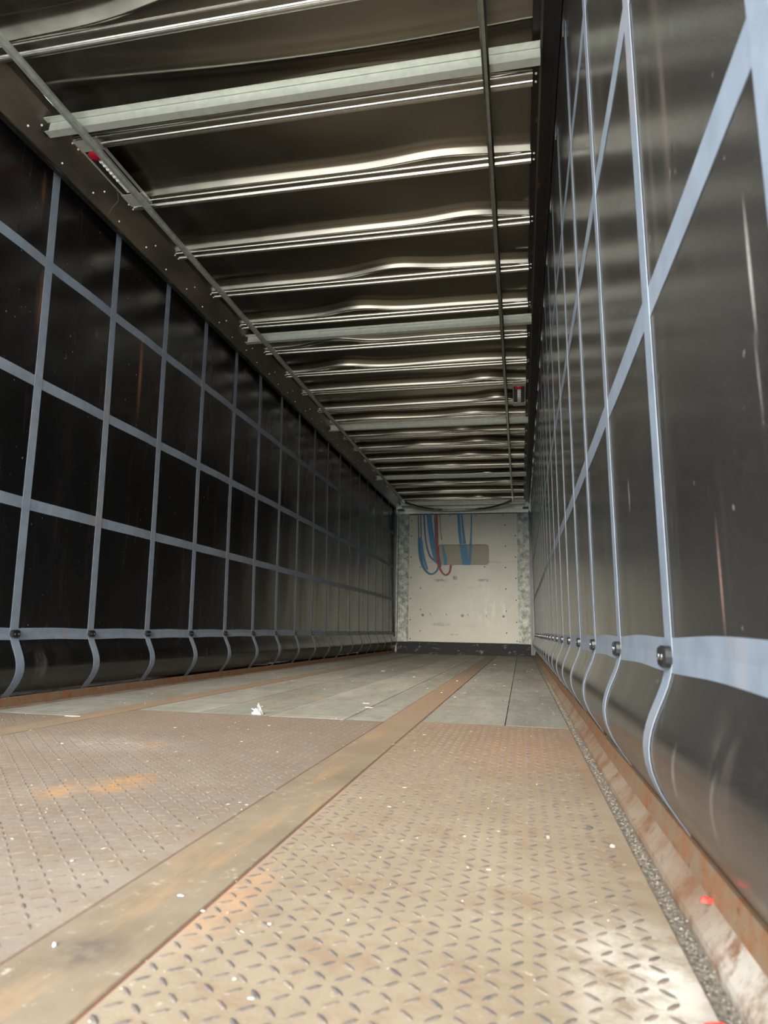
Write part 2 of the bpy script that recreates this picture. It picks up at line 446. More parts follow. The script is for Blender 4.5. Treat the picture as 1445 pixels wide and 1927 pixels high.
# grit packed in the groove by the right-hand rail
m = MB()
for k in range(3400):
    u = rnd.random(); y = Y0 + 0.1 + 5.2 * u * u
    x = 1.2295 + rnd.gauss(0, 0.005); r = rnd.uniform(0.0010, 0.0030); z = 0.046 + rnd.uniform(0, 0.014)
    if abs(x - 1.2295) > 0.0135: x = 1.2295
    vs = [(x + r * rnd.uniform(.6, 1.3) * a, y + r * rnd.uniform(.6, 1.5) * b, z + r * rnd.uniform(.5, 1) * c) for a, b, c in ((1, 0, 0), (-1, 0, 0), (0, 1, 0), (0, -1, 0), (0, 0, 1), (0, 0, -1))]
    m.add(vs, [(0, 2, 4), (2, 1, 4), (1, 3, 4), (3, 0, 4), (2, 0, 5), (1, 2, 5), (3, 1, 5), (0, 3, 5)])
m.build('grit_filling', 'grit', floor, kind='stuff')
MB().box(1.2185, 1.243, Y0, Y1, 0.0, 0.052).build('groove_bottom', 'grit', floor)

# ------------------------------------------------------------------ side rails with upstanding lip
def rail(name, lab, flat, lipp):
    o = empty(name, kind='structure', label=lab)
    ys = [Y0 + (Y1 - Y0) * i / 110 for i in range(111)]
    def section(prof, th, wob):
        m = MB(); rings = []
        for y in ys:
            d = wob * (sin(y * 2.1 + 1) + 0.6 * sin(y * 5.3))
            dz = zf(y) - zf(2.0)
            P = [(x + d * k, z + dz * (0.5 if abs(x) > 1.26 else 1)) for (x, z, k) in prof]
            P += [(x + d * k + th[0], z + dz * (0.5 if abs(x) > 1.26 else 1) + th[1]) for (x, z, k) in reversed(prof)]
            rings.append([(x, y, z) for x, z in P])
        return m.loft(rings)
    sx = 1 if flat[0][0] > 0 else -1
    e = 1.275 if sx > 0 else 1.2585
    MB().box(min(sx * e, sx * 1.36), max(sx * e, sx * 1.36), Y0, Y1 + 0.1, -0.12, 0.042).build('light_seal_box', 'black_paint', o)  # box added to keep daylight from leaking in under the curtain
    section(flat, (0.0, -0.02), 0.001).build('rail_flange', 'rail', o)
    section(lipp, (0.006 if flat[0][0] > 0 else -0.006, 0.0), 0.0016).build('rail_lip', 'lip', o)
    return o
rail('trim_1', 'rusty brown steel side rail with raised lip along the left curtain',
     [(-1.225, 0.0585, 0), (-1.236, 0.061, 0), (-1.2525, 0.063, 1)], [(-1.2515, 0.050, 1), (-1.2515, 0.098, 1), (-1.253, 0.104, 1)])
rail('trim_2', 'rusty brown steel side rail with raised lip along the right curtain',
     [(1.2425, 0.058, 0), (1.2445, 0.066, 0), (1.257, 0.079, 0.3), (1.2695, 0.094, 1)], [(1.268, 0.070, 1), (1.2695, 0.104, 1), (1.2725, 0.134, 1)])

# ------------------------------------------------------------------ curtains
BELLY_L = [(0.02, -0.035), (0.07, -0.032), (0.105, -0.012), (0.14, 0.018), (0.175, 0.040), (0.21, 0.052), (0.245, 0.052), (0.28, 0.043), (0.32, 0.024), (0.355, 0.007), (0.39, 0), (3, 0)]
BELLY_R = [(0.02, -0.03), (0.09, -0.026), (0.13, -0.014), (0.16, 0.010), (0.195, 0.032), (0.225, 0.043), (0.255, 0.046), (0.285, 0.041), (0.32, 0.026), (0.355, 0.009), (0.39, 0), (3, 0)]
def smooth_tab(tab, z):
    return (interp(tab, z - 0.02) + 2 * interp(tab, z) + interp(tab, z + 0.02)) / 4
def xcur(side, y, z):
    rip = 0.0025 * sin(y * 2 * pi / 0.561 * 1 + side) * min(1, abs(z - 0.39) * 2) + 0.003 * sin(1.7 * y + 2.1 * z) * min(1, abs(z - 0.39))
    if side > 0: rip *= 0.14
    if side < 0: return -(1.263 + 0.020 * (z - 0.39)) + smooth_tab(BELLY_L, z) + rip
    return 1.268 - 0.012 * (z - 0.39) - smooth_tab(BELLY_R, z) - rip
ZT = 2.84
zs_ = [0.04 + 0.0125 * i for i in range(31)] + [0.45 + 0.08 * i for i in range(30)] + [ZT]
def curtain_wall(side, name, lab, ystart, zrows):
    S = 0.561
    wo = empty(name, kind='structure', label=lab)
    ys = [Y0 + (Y1 + 0.125 - Y0) * i / 170 for i in range(171)]
    m = MB()
    m.grid(len(ys), len(zs_), lambda i, j: (xcur(side, ys[i], zs_[j]), ys[i], zs_[j]))
    m.grid(len(ys), len(zs_), lambda i, j: (xcur(side, ys[i], zs_[j]) + side * 0.002, ys[i], zs_[j]))
    m.build('curtain_cloth', 'curtain_left' if side < 0 else 'curtain_right', wo, smooth=True)
    # horizontal webbing
    for r, zc in enumerate(zrows):
        m = MB(); rings = []
        for i, y in enumerate([Y0 + (Y1 - Y0) * i / 260 for i in range(261)]):
            hw = 0.0275
            sag = (0.004 * sin((y - ystart) / S * pi) ** 2 if r == 0 else 0.0) + 0.003 * sin(y * 1.3 + r)
            q = []
            for k in (-1, 0, 1): q.append((xcur(side, y, zc + sag + k * hw) - side * 0.0003, y, zc + sag + k * hw))
            for k in (1, 0, -1): q.append((xcur(side, y, zc + sag + k * hw) - side * 0.0013, y, zc + sag + k * hw))
            rings.append(q)
        m.loft(rings).build('horizontal_strap', 'webbing', wo)
    # vertical webbing, each with its rivet buckle
    zv = [0.05 + 0.016 * i for i in range(24)] + [0.45 + 0.12 * i for i in range(20)] + [2.80]
    i0 = -1 if side > 0 else -1
    for i in range(i0, 21):
        y = ystart + i * S - (0.022 if i < 0 else 0)
        if y > Y1 - 0.05 or y < Y0 + 0.05: continue
        lean = rnd.uniform(-0.008, 0.008)
        m = MB(); rings = []
        for z in zv:
            yy = y + lean * (z - 0.4); hw = 0.0255
            q = [(xcur(side, yy, z) - side * 0.0011, yy - hw, z), (xcur(side, yy, z) - side * 0.0011, yy + hw, z),
                 (xcur(side, yy, z) - side * 0.0024, yy + hw, z), (xcur(side, yy, z) - side * 0.0024, yy - hw, z)]
            rings.append(q)
        st = m.loft(rings).build('vertical_strap', 'webbing', wo)
        # buckle: chamfered black plate with two bright rivets
        zb = zrows[0]; xb = xcur(side, y, zb) - side * 0.0022
        m = MB(); ring = []
        for dx, k in ((0, 1.0), (0.010, 1.0), (0.014, 0.82)):
            rr = []
            for a in range(20):
                t_ = 2 * pi * a / 20
                cy, cz = cos(t_), sin(t_)
                e = 0.55
                rr.append((xb - side * dx, y + math.copysign(abs(cy) ** e, cy) * 0.027 * k, zb + math.copysign(abs(cz) ** e, cz) * 0.018 * k))
            ring.append(rr)
        m.loft(ring)
        bk = m.build('buckle', 'buckle_black', st)
        m = MB()
        for dy in (-0.012, 0.012): m.dome((xb - side * 0.0138, y + dy, zb), (-side, 0, 0), 0.0055, 0.0018)
        m.build('rivet_pair', 'chrome', st)
    return wo
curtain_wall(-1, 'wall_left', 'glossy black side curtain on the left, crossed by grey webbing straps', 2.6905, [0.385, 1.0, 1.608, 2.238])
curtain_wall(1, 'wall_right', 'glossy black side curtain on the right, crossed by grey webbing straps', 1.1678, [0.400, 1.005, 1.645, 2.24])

# ------------------------------------------------------------------ roof: panels between bows
BOWS = [0.55, 1.06, 1.56, 2.07, 2.605, 3.098, 3.624, 4.139, 4.654, 5.172, 5.704, 6.20, 6.76, 7.198, 7.83, 8.374, 8.975, 9.513, 10.07, 10.64, 11.29, 11.906]
ceil_ = empty('ceiling', kind='structure', label='metal trailer roof of rumpled dull sheets between roof bows')
XC = 1.119
ZHI, ZLO = 2.870, 2.818
BW = 0.072
HUMPS = {3: [(-0.1, 0.35, 0.07), (0.8, 0.3, 0.03)], 4: [(0.3, 0.45, 0.05)], 5: [(0.67, 0.28, 0.035), (-0.5, 0.6, 0.01)], 6: [(0.80, 0.26, 0.045), (0.1, 0.6, 0.015)],
         7: [(0.235, 0.26, 0.075), (0.7, 0.4, 0.02)], 8: [(-0.14, 0.24, 0.075), (0.4, 0.5, 0.015)], 9: [(-0.48, 0.24, 0.09), (0.5, 0.6, 0.015)], 10: [(-0.53, 0.24, 0.085), (0.6, 0.5, 0.03)],
         11: [(0.74, 0.22, 0.07), (-0.2, 0.6, 0.02)], 12: [(0.85, 0.2, 0.09), (0.2, 0.5, 0.02)], 13: [(0.55, 0.28, 0.07), (-0.6, 0.3, 0.03)]}
def make_bay(a, b, k):
    """sheet between the front edge of one bow (a) and the rear edge of the next (b)"""
    rr = random.Random(100 + k)
    big = rr.uniform(0.5, 1.0)
    bumps = [(rr.uniform(-0.5, 0.9), rr.uniform(0.16, 0.30), rr.uniform(0.03, 0.10) * big) for _ in range(2)] + [(rr.uniform(-0.6, 0.6), 0.6, rr.uniform(0.01, 0.06))]
    if k in HUMPS: bumps = HUMPS[k]
    L = b - a
    nx, ny = 61, (46 if k != 4 else 64)
    # the sheet rolls down into the fold and ends in a steep face towards the tail
    th, de = math.atan2(2.39, b), math.atan2(2.8, b + 2.5)
    AL = (pi - th - de) / 2
    NC = 18; CY = [0.0]; CZ = [0.0]     # the slope grows steadily along the fold
    for q in range(NC):
        an = (AL + 0.12) * min(1.0, ((q + 0.5) / NC) ** 0.75 * 1.08)
        CY.append(CY[-1] + cos(an)); CZ.append(CZ[-1] + sin(an))
    sc_f = (ZHI - ZLO) / CZ[-1]
    CY = [v * sc_f for v in CY]; CZ = [v * sc_f for v in CZ]
    WF = CY[-1]
    def s_fold(x):     # distance of the fold from the next bow
        s = 0.010
        for (c0, wd, h) in bumps: s += h * exp(-((x - c0) / wd) ** 2)
        return min(s * (1 - (abs(x) / XC) ** 8 * 0.9), 0.45 * L)
    ph = rr.uniform(0, 6)
    def fn(i, j):
        x = -XC + 2 * XC * i / (nx - 1)
        s = s_fold(x)
        yf = b - s                     # lower end of the rounded fold
        yt = yf - WF
        # samples: rise after the bow, flat, quarter-round fold, flat up to the bow
        n1, n2, n3 = 8, (12 if k != 4 else 30), 18
        if j <= n1:
            t = j / n1; y = a + 0.05 * t; z = ZLO + (ZHI - ZLO) * (1 - (1 - t) ** 2)
        elif j <= n1 + n2:
            t = (j - n1) / n2; y = a + 0.05 + (yt - a - 0.05) * t
            z = ZHI + 0.004 * sin(t * pi) * sin(3 * x + ph) * 1.0
            if k == 4: z -= 0.020 * exp(-((y - a - 0.20 - 0.05 * sin(1.6 * x + 0.6)) / 0.055) ** 2)
        elif j <= n1 + n2 + n3:
            t = (j - n1 - n2) / n3
            u = t * NC; q = min(int(u), NC - 1); u -= q
            y = yt + CY[q] + (CY[q + 1] - CY[q]) * u; z = ZHI - CZ[q] - (CZ[q + 1] - CZ[q]) * u
        else:
            t = (j - n1 - n2 - n3) / (ny - 1 - n1 - n2 - n3)
            y = yf + (b - yf) * t
            z = ZLO + 0.004 * sin(t * pi)
        return (x, y, z)
    m = MB()
    m.grid(nx, ny, fn)
    return m.build('roof_panel', 'roof', ceil_, smooth=True)
prev = Y0
for k, yb in enumerate(BOWS):
    make_bay(prev, yb - BW, k)
    prev = yb
    # the bow: a rolled steel section with a rounded rear nose, a valley and a front bead
    prof = [(-0.072, 2.834), (-0.072, 2.812), (-0.070, 2.8075), (-0.066, 2.8055), (-0.060, 2.8055), (-0.057, 2.809), (-0.053, 2.8135), (-0.030, 2.8135), (-0.0265, 2.809),
            (-0.024, 2.8035), (-0.019, 2.800), (-0.011, 2.7985), (-0.005, 2.801), (-0.001, 2.807), (0.0, 2.813), (0.0, 2.834)]
    rings = [[(x, yb + dy, z) for dy, z in prof] for x in (-XC - 0.002, -0.56, 0, 0.56, XC + 0.002)]
    bo = MB().loft(rings).build('roof_bow', 'bow', ceil_, smooth=False)
make_bay(prev, Y1 + 0.02, 99)

# ------------------------------------------------------------------ cantrails (long side beams under the roof edges)
def cantrail(name, lab, prof, ridge, hang):
    o = empty(name, kind='structure', label=lab)
    ys = (Y0, 4, 8, Y1)
    MB().loft([[(x, y, z) for x, z in prof] for y in ys]).build('side_beam', 'cantrail' if prof[0][0] < 0 else 'cantrail_dark', o)
    x, z = ridge
    MB().loft([[(x + dx, y, z + dz) for dx, dz in ((-0.004, 0.006), (0.004, 0.006), (0.005, -0.004), (-0.005, -0.004))] for y in ys]).build('ridge_strip', 'pole_steel' if x < 0 else 'cantrail', o)
    x, z = hang
    MB().box(min(x, x + math.copysign(0.02, x)), max(x, x + math.copysign(0.02, x)), Y0, Y1, z, z + 0.14).build('curtain_track', 'black_paint', o)
    MB().box(*((-1.37, -1.261) if x < 0 else (1.221, 1.33)), Y0, Y1 + 0.1, 2.838, 2.87).build('light_seal_lid', 'black_paint', o)  # lid added to block sky light above the curtain top
    # rivet heads beside every bow and along the face
    m = MB(); s = 1 if prof[0][0] > 0 else -1
    sx, sz = prof[0]; ex, ez = prof[1]
    nrm = (-s * abs(ez - sz), 0, -abs(ex - sx)) if abs(ez - sz) > 0.004 else (0, 0, -1)
    for yb in BOWS:
        for dy in (-0.052, -0.008): m.dome((s * (XC + 0.016), yb + dy, sz - 0.0005 + (ez - sz) * 0.016 / abs(ex - sx)), nrm, 0.006, 0.005, 6)
        if s < 0:
            for u, dy in ((0.45, -0.22), (0.75, -0.26), (0.8, -0.01)):
                m.dome((sx + (ex - sx) * u, yb + dy, sz + (ez - sz) * u), nrm, 0.0055, 0.005, 6)
    m.build('rivet_heads', 'white_plastic', o, kind='stuff')
    return o
cantrail('trim_3', 'dark brown steel side beam under the roof along the left curtain',
         [(-1.117, 2.826), (-1.242, 2.722), (-1.262, 2.722), (-1.262, 2.87), (-1.117, 2.87)], (-1.245, 2.718), (-1.255, 2.715))
cantrail('trim_4', 'dark brown steel side beam under the roof along the right curtain',
         [(1.117, 2.826), (1.150, 2.822), (1.150, 2.800), (1.205, 2.800), (1.205, 2.772), (1.222, 2.772), (1.222, 2.87), (1.117, 2.87)], (1.152, 2.800), (1.226, 2.765))
m = MB()
for i in range(0, 21):
    y = 1.1678 + i * 0.561
    if y < Y1 - 0.05: m.box(1.2265, 1.2335, y - 0.012, y + 0.012, 2.735, 2.80); m.dome((1.229, y + 0.02, 2.772), (-1, 0, 0), 0.005, 0.004, 6)
m.build('strap_rollers', 'chrome', bpy.data.objects['trim_4'], kind='stuff')

# ------------------------------------------------------------------ heavier cross beams
BEAMS = [(2.392, 'galvanised crossbeam nearest the tail, with bright flanged edge, widest of the five'),
         (4.765, 'second galvanised crossbeam from the tail, under the roof'),
         (7.222, 'middle galvanised crossbeam of five, just beyond the right roof lamp'),
         (9.82, 'fourth galvanised crossbeam from the tail, deep in the trailer'),
         (11.965, 'last galvanised crossbeam, close to the front bulkhead')]
for y, lab in BEAMS:
    o = empty('cross_beam', (0, y, 2.745), label=lab, cat='beam', group='galvanised crossbeams under the roof')
    XB = 1.148
    def sec(prof, x0, x1): return MB().loft([[(x, dy, dz) for dy, dz in prof] for x in (x0, x1)])
    # upper flange, web, lower flange with turned-up edge
    sec([(-0.026, 0.052), (0.014, 0.052), (0.014, 0.056), (-0.026, 0.056)], -XB - 0.03, XB).build('upper_flange', 'galvanised', o)
    sec([(0.006, 0.050), (0.000, 0.002), (0.004, 0.002), (0.010, 0.050)], -XB + 0.01, XB).build('web', 'galvanised', o)
    sec([(-0.0015, 0.0), (0.040, 0.0), (0.040, 0.014), (0.037, 0.014), (0.037, 0.004), (-0.0015, 0.004)], -XB - 0.01, XB).build('lower_flange', 'galvanised', o)
    b = MB().box(-XB - 0.028, -XB + 0.012, 0.006, 0.034, 0.004, 0.052).build('end_bracket', 'black_paint', o)
    b = MB().box(XB - 0.012, XB + 0.0, 0.012, 0.034, 0.004, 0.052).build('end_bracket', 'black_paint', o)

# ------------------------------------------------------------------ bent steel pole under the roof (U shape)
pole = empty('ceiling_pole', (0, 0, 2.72), label='long bent steel pole hung under the roof along both sides and across the front', cat='pole')
PZ = 2.728
pts = [(-0.965, Y0 + 0.1, 0.008)] + [(-0.965 - 0.0042 * (y - 2), y, 0.008) for y in (2, 4, 6, 8, 10, 11.3)]
arc = []
for i in range(13):
    t = i / 12; x = -1.005 + 1.93 * t
    arc.append((x, 11.6 + 0.46 * (1 - abs(2 * t - 1) ** 2.6), 0.006 - 0.075 * (1 - abs(2 * t - 1) ** 3)))
pts_r = [(0.927, y, 0.008) for y in (11.3, 10, 8, 6, 4, 2, Y0 + 0.1)]
def square_tube(pts, r):
    m = MB(); rings = []
    P = [Vector(p) for p in pts]
    for i, p in enumerate(P):
        d = (P[min(i + 1, len(P) - 1)] - P[max(i - 1, 0)]).normalized()
        a = d.cross(Vector((0, 0, 1))).normalized(); b = a.cross(d)
        q = []
        for k in range(8):
            an = pi / 8 + k * pi / 4
            q.append(p + a * r * cos(an) + b * r * sin(an))
        rings.append(q)
    return m.loft(rings)
square_tube(pts, 0.020).build('left_run', 'pole_steel_lit', pole)
square_tube(pts_r, 0.0165).build('right_run', 'pole_steel', pole)
square_tube([pts[-1]] + arc + [pts_r[0]], 0.025).build('front_bend', 'pole_steel', pole)
for y in (2.41, 4.78, 7.24, 9.84):
    for x in (-0.965 - 0.0042 * (y - 2), 0.927):
        MB().box(x - 0.009, x + 0.009, y - 0.008, y + 0.008, 0.018, 0.026).build('hanger', 'galvanised', pole)

# ------------------------------------------------------------------ roof lamps with red cap and ribbed strip
def lamp(x0, x1, y0, y1, lab, wire):
    o = empty('roof_lamp', ((x0 + x1) / 2, (y0 + y1) / 2, 2.80), label=lab, cat='lamp', group='roof lamps')
    W, L = (x1 - x0) / 2, (y1 - y0) / 2
    m = MB()
    m.box(-W, W, -L, -L + 0.075, -0.004, 0.0); m.box(-W, W, L - 0.10, L, -0.006, -0.002)
    m.box(-W, -W + 0.008, -L, L, -0.002, 0.012); m.box(W - 0.008, W, -L, L, -0.002, 0.012)
    m.build('housing_frame', 'galvanised', o)
    MB().box(-W + 0.008, W - 0.008, -L + 0.075, L - 0.1, 0.004, 0.010).build('recess_back', 'black_paint', o)
    m = MB()
    m.loft([[(W * 0.8 * k * cos(a), -L + 0.105 + 0.032 * k * sin(a), -dz) for a in [2 * pi * i / 14 for i in range(14)]] for k, dz in ((1, -0.004), (1, 0.006), (0.8, 0.016), (0.4, 0.02))])
    m.build('red_cap', 'red_plastic', o, smooth=True)
    st = MB().box(-0.018, 0.018, -L + 0.13, L - 0.115, -0.006, 0.005).build('light_strip', 'white_plastic', o)
    n = 6
    for i in range(n):
        y = -L + 0.15 + i * (2 * L - 0.34) / n
        MB().tube([(-0.015, y, -0.007), (0.015, y, -0.007)], 0.007, 8).build('rib', 'white_plastic', st)
    for sx in (-1, 1):
        for yy in (-L + 0.03, L - 0.03): MB().dome((sx * (W - 0.016), yy, -0.005), (0, 0, -1), 0.005, 0.004, 6).build('screw', 'chrome', o)
    if wire:
        m = MB(); m.tube(wire, 0.0022, 6); m.build('supply_wire', 'dark_cord', o)
    return o
lamp(-1.115, -0.985, 2.53, 3.045, 'roof lamp with red cap beside the left pole, behind the nearest crossbeam',
     [(-0.062, 0.10, -0.006), (-0.068, 0.13, -0.012), (-0.082, 0.16, -0.034), (-0.122, 0.17, -0.062), (-0.165, 0.20, -0.082)])
lamp(0.99, 1.115, 6.16, 6.80, 'small framed roof lamp with red top at the right edge of the roof', None)

# ------------------------------------------------------------------ front bulkhead
wf = empty('wall_front', kind='structure', label='front bulkhead with cream panel between mottled grey steel posts')
YB = 12.18
def with_hole(m, x0, x1, z0, z1, hx0, hx1, hz0, hz1, r, y0, y1):
    out = [(x0, z0), (x1, z0), (x1, z1), (x0, z1)]
    inn = []
    for cx, cz, a0 in ((hx0 + r, hz0 + r, pi), (hx1 - r, hz0 + r, 1.5 * pi), (hx1 - r, hz1 - r, 0), (hx0 + r, hz1 - r, 0.5 * pi)):
        for k in range(5):
            a = a0 + k * pi / 8; inn.append((cx + r * cos(a), cz + r * sin(a)))
    for y, flip in ((y0, False), (y1, True)):
        k = len(m.v)
        m.v += [(x, y, z) for x, z in out + inn]
        for c in range(4):
            q = [4 + c * 5 + i for i in range(5)]
            for i in range(4): m.f.append((k + c, k + q[i], k + q[i + 1]))
            m.f.append((k + c, k + q[4], k + 4 + ((c + 1) % 4) * 5, k + (c + 1) % 4))
    n = len(inn); k = len(m.v)
    m.v += [(x, y0, z) for x, z in inn] + [(x, y1, z) for x, z in inn]
    for i in range(n): m.f.append((k + i, k + (i + 1) % n, k + n + (i + 1) % n, k + n + i))
    k = len(m.v)
    m.v += [(x, y0, z) for x, z in out] + [(x, y1, z) for x, z in out]
    for i in range(4): m.f.append((k + i, k + (i + 1) % 4, k + 4 + (i + 1) % 4, k + 4 + i))
    return m
with_hole(MB(), -1.009, 0.990, 0.244, 2.594, -0.46, 0.478, 1.643, 2.026, 0.06, YB, YB + 0.02).build('front_panel', 'bulkhead', wf)
MB().box(-0.55, 0.57, YB + 0.05, YB + 0.07, 1.55, 2.12).build('recess_back', 'recess_cream', wf)
MB().box(-1.02, -1.004, YB - 0.006, YB + 0.03, 0.24, 2.60).build('edge_strip', 'post_steel', wf)
MB().box(0.986, 1.012, YB - 0.006, YB + 0.03, 0.24, 2.60).build('edge_strip', 'post_steel', wf)
MB().bevbox(-1.205, -1.022, YB - 0.012, YB + 0.06, 0.20, 2.625, 0.004).build('corner_post', 'post_steel', wf)
MB().bevbox(1.014, 1.20, YB - 0.012, YB + 0.06, 0.20, 2.625, 0.004).build('corner_post', 'post_steel', wf)
MB().box(-1.235, -1.208, YB - 0.05, YB + 0.02, 0.05, 2.64).build('curtain_tensioner_pole', 'post_steel', wf)
MB().box(1.203, 1.222, YB - 0.04, YB + 0.02, 0.05, 2.64).build('curtain_tensioner_pole', 'black_paint', wf)
MB().box(-1.215, 1.21, YB - 0.03, YB + 0.06, 0.0, 0.238).build('kick_plate', 'kick', wf)
MB().box(-1.262, 1.25, YB - 0.02, YB + 0.08, 2.612, 2.90).build('header_rail', 'pole_steel', wf)
MB().box(-1.33, 1.33, YB + 0.081, YB + 0.11, -0.1, 2.92).build('outer_skin', 'black_paint', wf)
MB().box(-1.215, -1.10, YB - 0.09, YB - 0.02, 2.655, 2.70).build('track_end_block', 'black_paint', wf)
MB().box(1.10, 1.20, YB - 0.09, YB - 0.02, 2.655, 2.70).build('track_end_block', 'black_paint', wf)
SCREWS = [(-0.962, 2.483), (-0.967, 2.192), (-0.965, 1.796), (-0.965, 1.41), (-0.966, 1.022), (-0.966, 0.634), (-0.967, 0.29), (0.775, 2.38), (0.777, 1.988), (0.772, 1.597), (0.775, 1.209),
          (0.777, 0.815), (0.777, 0.425), (0.955, 2.179), (0.957, 1.79), (0.956, 1.401), (0.957, 1.008), (0.958, 0.62), (0.96, 0.283), (-0.783, 1.605), (-0.782, 1.214), (-0.781, 0.825),
          (-0.783, 0.435), (-0.249, 2.57), (0.239, 2.57), (0.739, 2.566), (0.396, 1.61)]
s0 = MB().dome((0, 0, 0), (0, -1, 0), 0.012, 0.008).build('screw', 'screw_dark', wf)
s0.location = (SCREWS[0][0], YB, SCREWS[0][1])
for x, z in SCREWS[1:]: inst(s0, 'screw', (x, YB, z), wf)
h0 = MB().dome((0, 0, 0), (0, -1, 0), 0.024, 0.003, 14).build('bolt_hole', 'black_paint', wf)
h0.location = (-0.736, YB, 0.724)
for x, z in ((-0.007, 0.722), (0.729, 0.72)): inst(h0, 'bolt_hole', (x, YB, z), wf)
d0 = MB().box(-0.006, 0.006, -0.003, 0.0, -0.024, 0.024).build('bolt_slot', 'black_paint', wf)
d0.location = (-0.594, YB, 0.738); d0.rotation_euler = (0, -0.25, 0)
for x, z in ((-0.302, 0.738), (0.094, 0.738), (0.419, 0.725)): inst(d0, 'bolt_slot', (x, YB, z), wf, (0, -0.25 if x < 0.2 else -0.1, 0))
p0_ = MB().dome((0, 0, 0), (0, -1, 0), 0.008, 0.006, 6).build('post_rivet', 'screw_dark', wf)
p0_.location = (-1.045, YB - 0.012, 2.08)
for z in (2.02, 1.95, 1.49, 1.43, 1.23, 1.18, 0.90, 0.86, 0.82, 0.46, 0.42, 0.39): inst(p0_, 'post_rivet', (-1.045, YB - 0.012, z), wf)
for z in (2.08, 2.0, 1.72, 1.50, 1.44, 1.23, 1.17, 0.90, 0.83, 0.70, 0.62, 0.45, 0.35): inst(p0_, 'post_rivet', (1.052, YB - 0.012, z), wf)
# small square sticker with a dark printed border
stk = MB().box(-0.178, -0.10, YB - 0.002, YB, 1.372, 1.442).build('sticker', 'recess_cream', wf)
for a in ((-0.172, -0.162, 1.380, 1.436), (-0.162, -0.148, 1.426, 1.436), (-0.144, -0.112, 1.392, 1.432)):
    MB().box(a[0], a[1], YB - 0.0028, YB - 0.002, a[2], a[3]).build('sticker_print', 'dark_cord' if a[0] < -0.146 else 'post_steel', stk)

# ------------------------------------------------------------------ lashing straps hanging on the bulkhead
def ribbon(path, widths, y, th=0.004):
    m = MB(); rings = []
    # resample smoothly (Catmull-Rom)
    P = [Vector((a, 0, b)) for a, b in path]
    n = len(P); S = []; W = []
    for i in range(n - 1):
        p0, p1, p2, p3 = P[max(i - 1, 0)], P[i], P[i + 1], P[min(i + 2, n - 1)]
        for k in range(6):
            t = k / 6
            S.append(0.5 * ((2 * p1) + (-p0 + p2) * t + (2 * p0 - 5 * p1 + 4 * p2 - p3) * t * t + (-p0 + 3 * p1 - 3 * p2 + p3) * t ** 3))
            W.append(widths[i] + (widths[i + 1] - widths[i]) * t)
    S.append(P[-1]); W.append(widths[-1])
    for i, p in enumerate(S):
        d = (S[min(i + 1, len(S) - 1)] - S[max(i - 1, 0)]).normalized()
        nrm = Vector((d.z, 0, -d.x)) * W[i] / 2
        a, b = p + nrm, p - nrm
        rings.append([(a.x, y, a.z), (b.x, y, b.z), (b.x, y - th, b.z), (a.x, y - th, a.z)])
    return m.loft(rings)
def hook(x, z, y): return MB().tube([(x, y, z), (x, y - 0.004, z + 0.02), (x, y + 0.006, z + 0.035)], 0.006, 6)
def strap(lab, runs, mat, cat='strap', group='lashing straps on the bulkhead', name='lashing_strap'):
    x0, z0 = runs[0][0][0]
    o = empty(name, (x0, YB, z0), label=lab, cat=cat, group=group)
    for path, wd, dy, mt in runs:
        p = [(a - x0, b - z0) for a, b in path]
        ribbon(p, wd, -dy).build('webbing_run', mt, o)
    hk = MB().tube([(0, -0.012, -0.02), (0, -0.018, 0.0), (0, -0.010, 0.02)], 0.007, 6).build('hook', 'screw_dark', o)
    return o
B, BD, RW, CD = 'blue_webbing', 'blue_webbing_dark', 'red_webbing', 'dark_cord'
strap('blue lashing strap hanging in a long loop, outermost at the left of the panel',
      [([(-0.838, 2.60), (-0.828, 2.382), (-0.822, 2.15)], [.018, .02, .024], 0.012, CD),
       ([(-0.793, 2.60), (-0.782, 2.36), (-0.776, 2.15)], [.02, .022, .024], 0.010, BD),
       ([(-0.805, 2.16), (-0.800, 1.95), (-0.775, 1.75), (-0.72, 1.59), (-0.63, 1.487), (-0.54, 1.483), (-0.47, 1.55), (-0.448, 1.64)], [.062, .068, .062, .05, .036, .03, .032, .028], 0.015, BD),
       ([(-0.772, 2.13), (-0.74, 1.86), (-0.69, 1.66), (-0.648, 1.56)], [.04, .05, .045, .03], 0.024, B)], B)
strap('thin blue strap curving down to the left of the wide blue band', [([(-0.723, 2.60), (-0.706, 2.30), (-0.675, 2.03), (-0.60, 1.80), (-0.49, 1.70), (-0.43, 1.625)], [.026, .026, .028, .034, .034, .026], 0.030, BD)], BD)
strap('wide blue doubled strap hanging straight down left of the red strap',
      [([(-0.652, 2.60), (-0.612, 2.25), (-0.555, 1.96), (-0.50, 1.70)], [.045, .052, .07, .05], 0.036, B), ([(-0.605, 2.60), (-0.565, 2.25), (-0.525, 2.0), (-0.476, 1.78)], [.04, .045, .06, .05], 0.042, B)], B)
strap('narrow dark blue strap just left of the red strap', [([(-0.522, 2.60), (-0.505, 2.22), (-0.487, 1.957), (-0.434, 1.722), (-0.408, 1.60)], [.02, .022, .036, .04, .03], 0.050, BD)], BD)
strap('red lashing strap ending in a small loop', [([(-0.482, 2.60), (-0.478, 2.219), (-0.472, 1.957), (-0.449, 1.67), (-0.392, 1.528), (-0.314, 1.458), (-0.242, 1.51), (-0.216, 1.639)], [.03, .045, .052, .04, .034, .024, .026, .034], 0.058, RW)], RW)
strap('thin grey cord with blue tail falling just right of the red strap', [([(-0.427, 2.60), (-0.41, 2.271), (-0.386, 2.113)], [.011, .011, .016], 0.012, CD), ([(-0.392, 2.12), (-0.362, 1.93), (-0.335, 1.78), (-0.318, 1.62)], [.02, .04, .055, .05], -0.018, B)], B)
